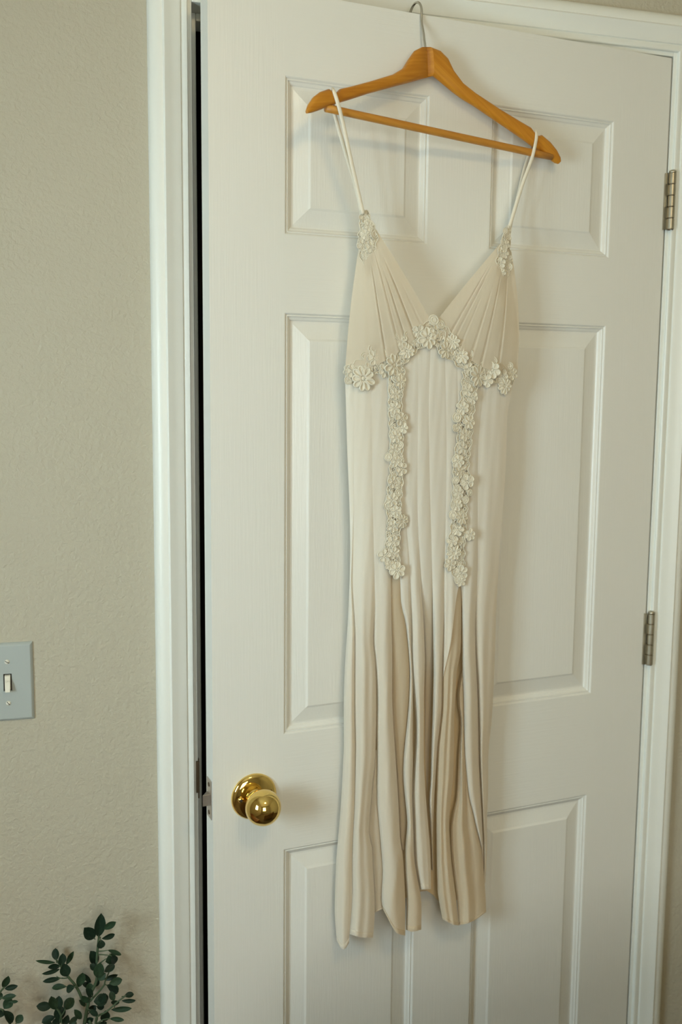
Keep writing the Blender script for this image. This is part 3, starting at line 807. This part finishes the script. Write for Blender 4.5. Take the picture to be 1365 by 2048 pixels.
def lace_band(name, path, flowers, loops, lift=.0036, label=None):
    """path: (px, py, half width px). ground strip + cords in one part, flowers as sub-parts"""
    mb = MB(); vs_, fs_ = [], []
    # resample
    pts = []
    for (x0, y0, w0), (x1, y1, w1) in zip(path, path[1:]):
        n = max(2, int(math.hypot(x1 - x0, y1 - y0) / 4))
        for k in range(n): t = k / n; pts.append((x0 + (x1 - x0) * t, y0 + (y1 - y0) * t, w0 + (w1 - w0) * t))
    pts.append(path[-1])
    for it in range(6):
        pts = [pts[0]] + [tuple((a + 2 * b_ + c) / 4 for a, b_, c in zip(p, q, r)) for p, q, r in zip(pts, pts[1:], pts[2:])] + [pts[-1]]
    frames = []
    for i, p in enumerate(pts):
        a, b_ = pts[max(0, i - 1)], pts[min(len(pts) - 1, i + 1)]
        tx, ty = b_[0] - a[0], b_[1] - a[1]; l = math.hypot(tx, ty) or 1
        frames.append((-ty / l, tx / l))
    def P(i, e, h):
        i = max(0, min(len(pts) - 1, i)); x, y, w = pts[i]; nx, ny = frames[i]
        X, Y = x + nx * w * 1.12 * e, y + ny * w * 1.12 * e
        return at(X, Y, base_d(X, Y) + lift + h)
    C = 6
    for i in range(len(pts)):
        for k in range(C + 1):
            e = -1 + 2 * k / C
            sc = .86 + .13 * math.sin(i * 1.15 + (0 if e < 0 else 2)) if abs(e) == 1 else 1
            vs_.append(P(i, e * sc, .0002 - .0012 * (abs(e) ** 4)))
    for i in range(len(pts) - 1):
        for k in range(C):
            if RND.random() < .22 and 0 < k < C - 1: continue          # open holes of the lace
            a = i * (C + 1) + k; fs_.append((a, a + 1, a + C + 2, a + C + 1))
    g_ = MB().add(vs_, fs_).build(name, M['lace_ground'], dress, smooth=True, fix=False)
    if label: g_['label'] = label
    for s in (-1, 1):                                                   # scalloped corded edges
        e_ = [P(i, s * (.88 + .12 * math.sin(i * 1.15 + (0 if s < 0 else 2))), .0006) for i in range(len(pts))]
        mb.tube(e_, .0007, 5, up=Vector((0, 1, 0)))
    for s in range(2):                                                  # winding inner cords
        ph = RND.uniform(0, 6); e_ = [P(i, .62 * math.sin(i * (.55 + .25 * s) + ph), .0010) for i in range(len(pts))]
        mb.tube(e_, .0006, 5, up=Vector((0, 1, 0)))
    for q in range(int(len(pts) * 2.6)):                                 # small picot rings
        i = RND.randrange(len(pts)); c = P(i, RND.uniform(-.85, .85), .0008)
        rr = RND.uniform(.0014, .0026)
        ring = [c + Vector((rr * math.cos(a), 0, rr * 1.15 * math.sin(a))) for a in [2 * math.pi * j / 8 for j in range(8)]]
        mb.tube(ring, .00055, 4, closed=True, up=Vector((0, 1, 0)))
    mb.build('lace_cord', M['lace'], g_, smooth=True, fix=False)
    for k, (x, y, r) in enumerate(flowers + loops):
        me = (FLOWERS[(k * 3 + int(x)) % 2] if r < 14 else FLOWERS[(k + int(y)) % 4] if r < 17 else FLOWERS[2 + k % 2]) if k < len(flowers) else LOOPS[k % 2]
        o = bpy.data.objects.new('lace_flower' if k < len(flowers) else 'lace_loop', me); COL.objects.link(o); o.parent = g_
        s = r * 1.06 / PXM
        o.location = at(x, y, base_d(x, y) + lift + .0008)
        o.scale = (s * .98, s * .8, s)
        o.rotation_euler = Euler((RND.uniform(-.2, .2), RND.uniform(0, 6.28), RND.uniform(-.2, .2) + .0))
    return g_
lace_band('lace_trim', [(692, 750, 15), (715, 744, 20), (745, 728, 22), (775, 722, 20), (795, 712, 22), (815, 692, 20), (838, 674, 20), (866, 662, 22), (890, 680, 22), (912, 700, 22), (938, 722, 22), (965, 738, 20), (1000, 748, 20), (1027, 760, 19)],
    [(726, 757, 22), (750, 716, 15), (704, 742, 12), (788, 730, 22), (814, 702, 14), (802, 684, 13), (838, 664, 13), (856, 676, 20), (872, 664, 14), (892, 700, 18), (905, 684, 14), (922, 712, 16), (956, 752, 21), (985, 740, 16), (1010, 772, 16), (1024, 748, 13), (938, 738, 12), (975, 762, 12), (1004, 752, 13), (770, 742, 13), (735, 738, 11)],
    [(747, 697, 10), (729, 712, 8), (868, 640, 10), (882, 649, 9), (923, 694, 10), (940, 707, 8), (988, 722, 8), (815, 672, 9), (797, 670, 9), (697, 760, 8), (1020, 732, 8), (775, 706, 8)], label='ivory lace flower trim under the cups')
lace_band('lace_trim', [(795, 738, 15), (791, 800, 13), (793, 856, 14), (794, 900, 12), (794, 944, 14), (788, 1002, 15), (789, 1050, 13), (785, 1090, 14), (787, 1120, 13), (793, 1150, 8)],
    [(801, 764, 13), (790, 788, 11), (803, 838, 14), (807, 856, 10), (789, 816, 12), (792, 874, 12), (789, 900, 11), (803, 938, 13), (793, 922, 11), (787, 964, 13), (783, 1000, 13), (792, 1022, 11), (804, 1042, 14), (786, 1052, 12), (786, 1084, 13), (769, 1112, 13), (787, 1106, 12), (794, 1140, 16), (779, 1130, 10)],
    [(777, 914, 8), (776, 1010, 9), (792, 755, 9), (800, 890, 8), (797, 985, 8)], label='narrow ivory lace strip down the left of the skirt front')
lace_band('lace_trim', [(942, 745, 16), (938, 790, 15), (930, 840, 17), (930, 880, 14), (922, 920, 16), (924, 965, 16), (919, 1010, 16), (919, 1050, 16), (913, 1090, 16), (913, 1125, 17), (921, 1165, 7)],
    [(949, 764, 11), (935, 780, 12), (946, 796, 12), (926, 816, 13), (938, 845, 14), (930, 870, 13), (924, 896, 12), (916, 922, 13), (935, 964, 15), (919, 944, 12), (917, 986, 12), (914, 1010, 12), (923, 1034, 15), (940, 1070, 12), (916, 1060, 12), (905, 1082, 12), (908, 1106, 15), (900, 1128, 13), (919, 1112, 11), (921, 1146, 15), (921, 1162, 11)],
    [(914, 835, 10), (912, 856, 8), (906, 1030, 9), (931, 1000, 8), (912, 960, 8), (940, 985, 7)], label='narrow ivory lace strip down the right of the skirt front')
lace_band('lace_trim', [(729, 422, 7), (733, 445, 13), (737, 470, 19), (735, 490, 19), (733, 510, 14), (737, 530, 9), (740, 548, 5)],
    [(728, 432, 11), (738, 452, 10), (731, 470, 11), (727, 490, 12), (742, 494, 11)], [(749, 468, 9), (735, 508, 8), (740, 474, 8)], lift=.006, label='ivory lace appliqué where the left strap joins')
lace_band('lace_trim', [(1017, 455, 5), (1013, 480, 8), (1009, 505, 13), (1009, 525, 16), (1007, 545, 13), (1001, 565, 8), (998, 587, 4)],
    [(1012, 490, 9), (1008, 508, 10), (1002, 526, 10), (1018, 520, 10), (1003, 546, 9)], [(1013, 546, 8), (1011, 462, 6), (1018, 534, 8)], lift=.006, label='ivory lace appliqué where the right strap joins')

# ---- straps: over the hanger's notches, down to the cups in front and to the back panel behind
def catmull(pts, n=8):
    pts = [Vector(p) for p in pts]; out_ = []
    for i in range(len(pts) - 1):
        p0, p1, p2, p3 = pts[max(0, i - 1)], pts[i], pts[i + 1], pts[min(len(pts) - 1, i + 2)]
        for k in range(n):
            t = k / n
            out_.append(.5 * ((2 * p1) + (p2 - p0) * t + (2 * p0 - 5 * p1 + 4 * p2 - p3) * t * t + (3 * p1 - p0 - 3 * p2 + p3) * t ** 3))
    return out_ + [pts[-1]]
def strap(front, back, dn, top):
    """front/back: (px,py,d) lists; top: notch"""
    pts = [at(*p) for p in reversed(front)]
    pts += [at(top[0] - 1, top[1] - 1, dn + .004), at(top[0] - 3, top[1] - 2, dn - .004)]
    pts += [at(*p) for p in back]
    MB().tube(catmull(pts), .0028, 8, flat=.45, up=Vector((0, 1, 0))).build('strap', M['strap'], dress, smooth=True)
dn = hd(669)
strap([(671, 190, dn + .0085), (679, 216, dn + .0088), (690, 262, dn + .003), (702, 318, .058), (715, 375, .052), (727, 428, .049)],
      [(666, 205, dn - .0115), (673, 240, dn - .013), (690, 300, .044), (711, 370, .038), (724, 430, .034), (730, 520, .028), (735, 700, .020)], dn, (669, 182))
dn = hd(1074)
strap([(1073, 280, dn + .0085), (1069, 300, dn + .0125), (1063, 322, dn + .012), (1047, 365, .031), (1033, 410, .032), (1019, 456, .033)],
      [(1066, 290, dn - .0105), (1056, 318, dn - .012), (1046, 352, .010), (1035, 400, .014), (1022, 450, .018), (1015, 520, .018), (1005, 700, .016)], dn, (1075, 267))

# ------------------------------------------------------------------ fill lamp and shade chair, both unseen and added for the light
m, nt, b = principled('fill_lamp_glass', (0.9, 0.85, 0.75), 0.4)
b.inputs['Emission Color'].default_value = (1.0, 0.73, 0.36, 1); b.inputs['Emission Strength'].default_value = 27.0
M['fill_lamp_glass'] = m
lamp = empty('fill_lamp', (-.45, -1.55, RZ1)); tag(lamp, 'unseen round glass ceiling lamp added to warm the upper door', 'lamp')  # unseen lamp, added to bring warm light to the upper door
MB().lathe([(.001, 0), (.17, 0), (.175, .012), (.165, .022), (.001, .022)], (0, 0, 0), axis=(0, 0, -1), seg=36).build('fill_lamp_base', M['nickel'], lamp, smooth=False)
MB().lathe([(.155, .020), (.150, .045), (.125, .075), (.080, .095), (.030, .104), (.001, .105)], (0, 0, 0), axis=(0, 0, -1), seg=36).build('fill_lamp_shade', M['fill_lamp_glass'], lamp, smooth=True)

m, nt, b = principled('shade_armchair_fabric', (0.16, 0.10, 0.055), 0.9, 0, 0.2)
n1 = add_noise(nt, (1, 1, 1), 350, 2); add_bump(nt, b, n1, 0.5, 0.002); M['upholstery'] = m
ch = empty('shade_armchair', (-.36, -.72, 0)); tag(ch, 'unseen brown upholstered chair added to shade the lower door', 'shade_armchair')  # unseen chair, added to shade the lower door and bounce warm light
MB().box(-.36, .36, .06, .20, .18, .72).build('backrest', M['upholstery'], ch, bevel=.045)
MB().box(-.27, .27, -.46, .08, .18, .42).build('seat', M['upholstery'], ch, bevel=.04)
for s_ in (-1, 1):
    MB().box(s_ * .315 - .05, s_ * .315 + .05, -.46, .10, .18, .56).build('armrest', M['upholstery'], ch, bevel=.04)
    for ay in (-.42, .13):
        MB().box(s_ * .30 - .02, s_ * .30 + .02, ay, ay + .04, 0, .19).build('leg', M['table_wood'], ch, bevel=.004)

# ------------------------------------------------------------------ plants in front of the wall, standing on a low side table
TZ = 0.47
tb = empty('low_cabinet', (-1.31, -.20, 0)); tag(tb, 'low dark wooden cabinet against the beige wall, under the plants', 'cabinet')
MB().box(-.42, .42, -.19, .19, TZ - .025, TZ).build('cabinet_top', M['table_wood'], tb, bevel=.004)
MB().box(-.40, .40, -.17, .18, .06, TZ - .025).build('cabinet_body', M['table_wood'], tb, bevel=.002)
for ax in (-.20, .20):
    dr_ = MB().box(ax - .19, ax + .19, -.188, -.17, .08, TZ - .045).build('drawer', M['table_wood'], tb, bevel=.003)
    MB().lathe([(.006, .018), (.006, .030), (.012, .034), (.012, .040), (.001, .042)], (ax, -.17, .26), seg=16).build('knob', M['bronze'], dr_, smooth=True)
for ax in (-.38, .35):
    for ay in (-.15, .13):
        MB().box(ax, ax + .03, ay, ay + .03, 0, .06).build('leg', M['table_wood'], tb, bevel=.002)
def leaf_mesh(curl, fold, mat, seed):
    r = random.Random(seed); vs_, fs_ = [], []
    N = 9
    for j in range(N + 1):
        t = j / N
        w = .5 * (math.sin(math.pi * t ** 1.15)) ** .62 if 0 < t < 1 else .0
        w = max(w, .03 if t == 0 else .0)
        for k in range(5):
            e = -1 + k / 2
            vs_.append((w * e, t, fold * abs(e) * w + curl * (t - .15) ** 2 + .015 * math.sin(t * 9 + e)))
    for j in range(N):
        for k in range(4):
            a = j * 5 + k; fs_.append((a, a + 1, a + 6, a + 5))
    return mesh(vs_, fs_, M[mat])
LEAVES = [leaf_mesh(-.25, .35, 'leaf_dark', 1), leaf_mesh(.18, .30, 'leaf_mid', 2), leaf_mesh(-.1, .45, 'leaf_dark', 3), leaf_mesh(-.35, .25, 'leaf_mid', 4)]
def cpx(x, y): return x / 3.102, 1780 + y / 3.102
PR = random.Random(5)
def plant(name, label, potx, depth, stems, leaves, bright):
    root = empty(name, (potx, -.048, TZ)); tag(root, label, 'plant', 'artificial boxwood plants on the low cabinet')
    inv = Matrix.Translation(-Vector((potx, -.048, TZ)))
    for st in stems:
        p3 = [inv @ p if isinstance(p, Vector) else inv @ on_wall(*cpx(p[0], p[1]), -(depth + (p[2] if len(p) > 2 else 0))) for p in st['p']]
        n = len(catmull(p3, 5))
        MB().tube(catmull(p3, 5), [st['r'] * (1 - .55 * i / n) for i in range(n)], 7).build('stem', M['stem_green'], root, smooth=True)
    for i, (bx_, by_, tx, ty, w) in enumerate(leaves):
        dd = PR.uniform(-.014, .018); tilt = PR.uniform(-.35, .35)
        B = inv @ on_wall(*cpx(bx_, by_), -(depth + dd)); T = inv @ on_wall(*cpx(tx, ty), -(depth + dd + PR.uniform(-.008, .012)))
        L = (T - B).length; yv = (T - B).normalized()
        view = (Vector(CAM) - on_wall(*cpx(tx, ty), -depth)).normalized()
        zv = (view - yv * view.dot(yv)).normalized()
        xv = yv.cross(zv)
        zv2 = zv * math.cos(tilt) + xv * math.sin(tilt); xv2 = yv.cross(zv2)
        o = bpy.data.objects.new('leaf', LEAVES[(i + bright) % 4] if i % 3 else LEAVES[bright]); COL.objects.link(o); o.parent = root
        wm = w / 3.102 / 1235.0
        m3 = Matrix((xv2 * wm * 1.2, yv * L * 1.06, zv2 * L * .6)).transposed().to_4x4()
        o.matrix_local = Matrix.Translation(B) @ m3
        # petiole
        if i % 2 == 0:
            q = B - yv * .004 - zv * .001
            MB().tube([q, B, B + yv * .004], [.0007, .0007, .0004], 5).build('petiole', M['stem_green'], root, smooth=True)
    pr = [(.001, .003), (.030, .003), (.032, 0), (.038, .056), (.042, .057), (.043, .068), (.038, .068), (.037, .060)]
    MB().lathe(pr, (0, 0, 0), axis=(0, 0, 1), seg=28).build('pot', M['pot'], root, smooth=False)
    MB().lathe([(.0375, .058), (.022, .063), (.001, .064)], (0, 0, 0), axis=(0, 0, 1), seg=20).build('soil', M['soil'], root, smooth=True)
base = Vector((-.945, -.042, TZ + .06))
plant('potted_plant', 'dark green boxwood plant with a tall sprig beside the door casing', -.945, .036,
    [dict(p=[base, base + Vector((.004, 0, .04)), (525, 831), (545, 720), (560, 650), (600, 560), (600, 450), (610, 330), (615, 288)], r=.0034),
     dict(p=[(525, 715), (480, 610), (425, 540), (375, 470), (348, 430)], r=.0024),
     dict(p=[(560, 690, .004), (640, 600, .008), (655, 560, .01), (690, 480, .01)], r=.0016),
     dict(p=[(600, 470), (640, 440, .006), (660, 425, .008)], r=.0012), dict(p=[(605, 380), (640, 378, .004), (672, 374, .006)], r=.0010),
     dict(p=[(605, 400), (650, 402, .004), (690, 408, .006)], r=.0010),
     dict(p=[base + Vector((.01, 0, .05)), (590, 860, .01), (600, 790, .012), (660, 755, .012), (735, 690, .012), (782, 655, .012)], r=.0020),
     dict(p=[(545, 745), (580, 750, .004), (605, 790, .006), (595, 830, .006)], r=.0016),
     dict(p=[(600, 830, .01), (640, 805, .012), (690, 797, .012)], r=.0012),
     dict(p=[base + Vector((-.008, 0, .05)), (400, 850, .008), (375, 770, .01), (350, 735, .01), (325, 725, .01)], r=.0020),
     dict(p=[(375, 790, .01), (395, 760, .012), (405, 735, .012)], r=.0012), dict(p=[(420, 545), (380, 548), (350, 535)], r=.0010), dict(p=[(460, 605), (420, 602), (395, 590)], r=.0010)],
    [(610, 290, 628, 162, 52), (645, 242, 720, 195, 32), (585, 300, 527, 240, 56), (632, 302, 712, 278, 26), (625, 308, 628, 362, 40), (668, 373, 745, 403, 22), (600, 462, 568, 388, 48),
     (655, 445, 722, 415, 50), (690, 408, 722, 455, 38), (648, 508, 710, 468, 34), (598, 500, 562, 462, 30), (606, 545, 620, 465, 50), (645, 556, 725, 530, 26), (678, 580, 754, 555, 38),
     (662, 590, 733, 632, 42), (565, 575, 520, 525, 22), (572, 602, 515, 580, 26), (488, 602, 512, 512, 42), (375, 548, 273, 567, 24), (412, 600, 323, 602, 30), (465, 600, 410, 622, 36),
     (415, 538, 398, 466, 50), (350, 437, 344, 365, 36), (345, 450, 233, 443, 17), (380, 472, 390, 400, 38), (412, 462, 458, 378, 24), (372, 474, 302, 480, 26), (372, 490, 270, 521, 20),
     (322, 722, 233, 722, 42), (347, 742, 316, 655, 42), (362, 745, 365, 665, 42), (400, 742, 452, 674, 50), (370, 812, 368, 725, 58), (342, 788, 262, 818, 38), (356, 835, 350, 795, 42),
     (428, 840, 475, 790, 28), (330, 828, 268, 832, 20), (562, 642, 550, 580, 36), (575, 662, 536, 618, 32), (582, 692, 665, 678, 58), (600, 722, 646, 730, 26), (530, 722, 486, 684, 20),
     (550, 740, 606, 778, 26), (708, 688, 688, 634, 30), (772, 658, 828, 645, 28), (755, 686, 838, 688, 20), (712, 718, 718, 685, 40), (690, 742, 808, 738, 26), (650, 815, 655, 758, 46),
     (682, 797, 768, 806, 22), (608, 830, 662, 826, 20), (640, 640, 660, 690, 34), (590, 600, 610, 560, 24), (548, 700, 512, 655, 30), (556, 760, 590, 720, 34), (505, 800, 470, 752, 30), (535, 820, 575, 800, 30), (620, 700, 650, 650, 36), (400, 832, 420, 780, 34), (610, 560, 650, 520, 34)], 0)
base = Vector((-1.085, -.042, TZ + .06))
plant('potted_plant', 'green boxwood plant cut off by the left edge, below the light switch', -1.085, .036,
    [dict(p=[base, base + Vector((0, 0, .04)), (-60, 780), (-30, 680), (0, 635), (28, 602)], r=.0026), dict(p=[(-40, 700), (0, 672), (30, 662)], r=.0012),
     dict(p=[base + Vector((.012, 0, .05)), (60, 860), (40, 790, .004), (15, 745, .006), (-20, 735)], r=.0020), dict(p=[(85, 860), (97, 835), (100, 822)], r=.0010)],
    [(20, 606, 52, 528, 34), (30, 612, 106, 596, 26), (12, 672, 90, 655, 26), (25, 736, 72, 674, 46), (62, 694, 112, 690, 15), (20, 750, 78, 818, 40), (100, 828, 136, 776, 38), (-4, 792, 22, 742, 32), (-10, 690, 8, 640, 26)], 1)
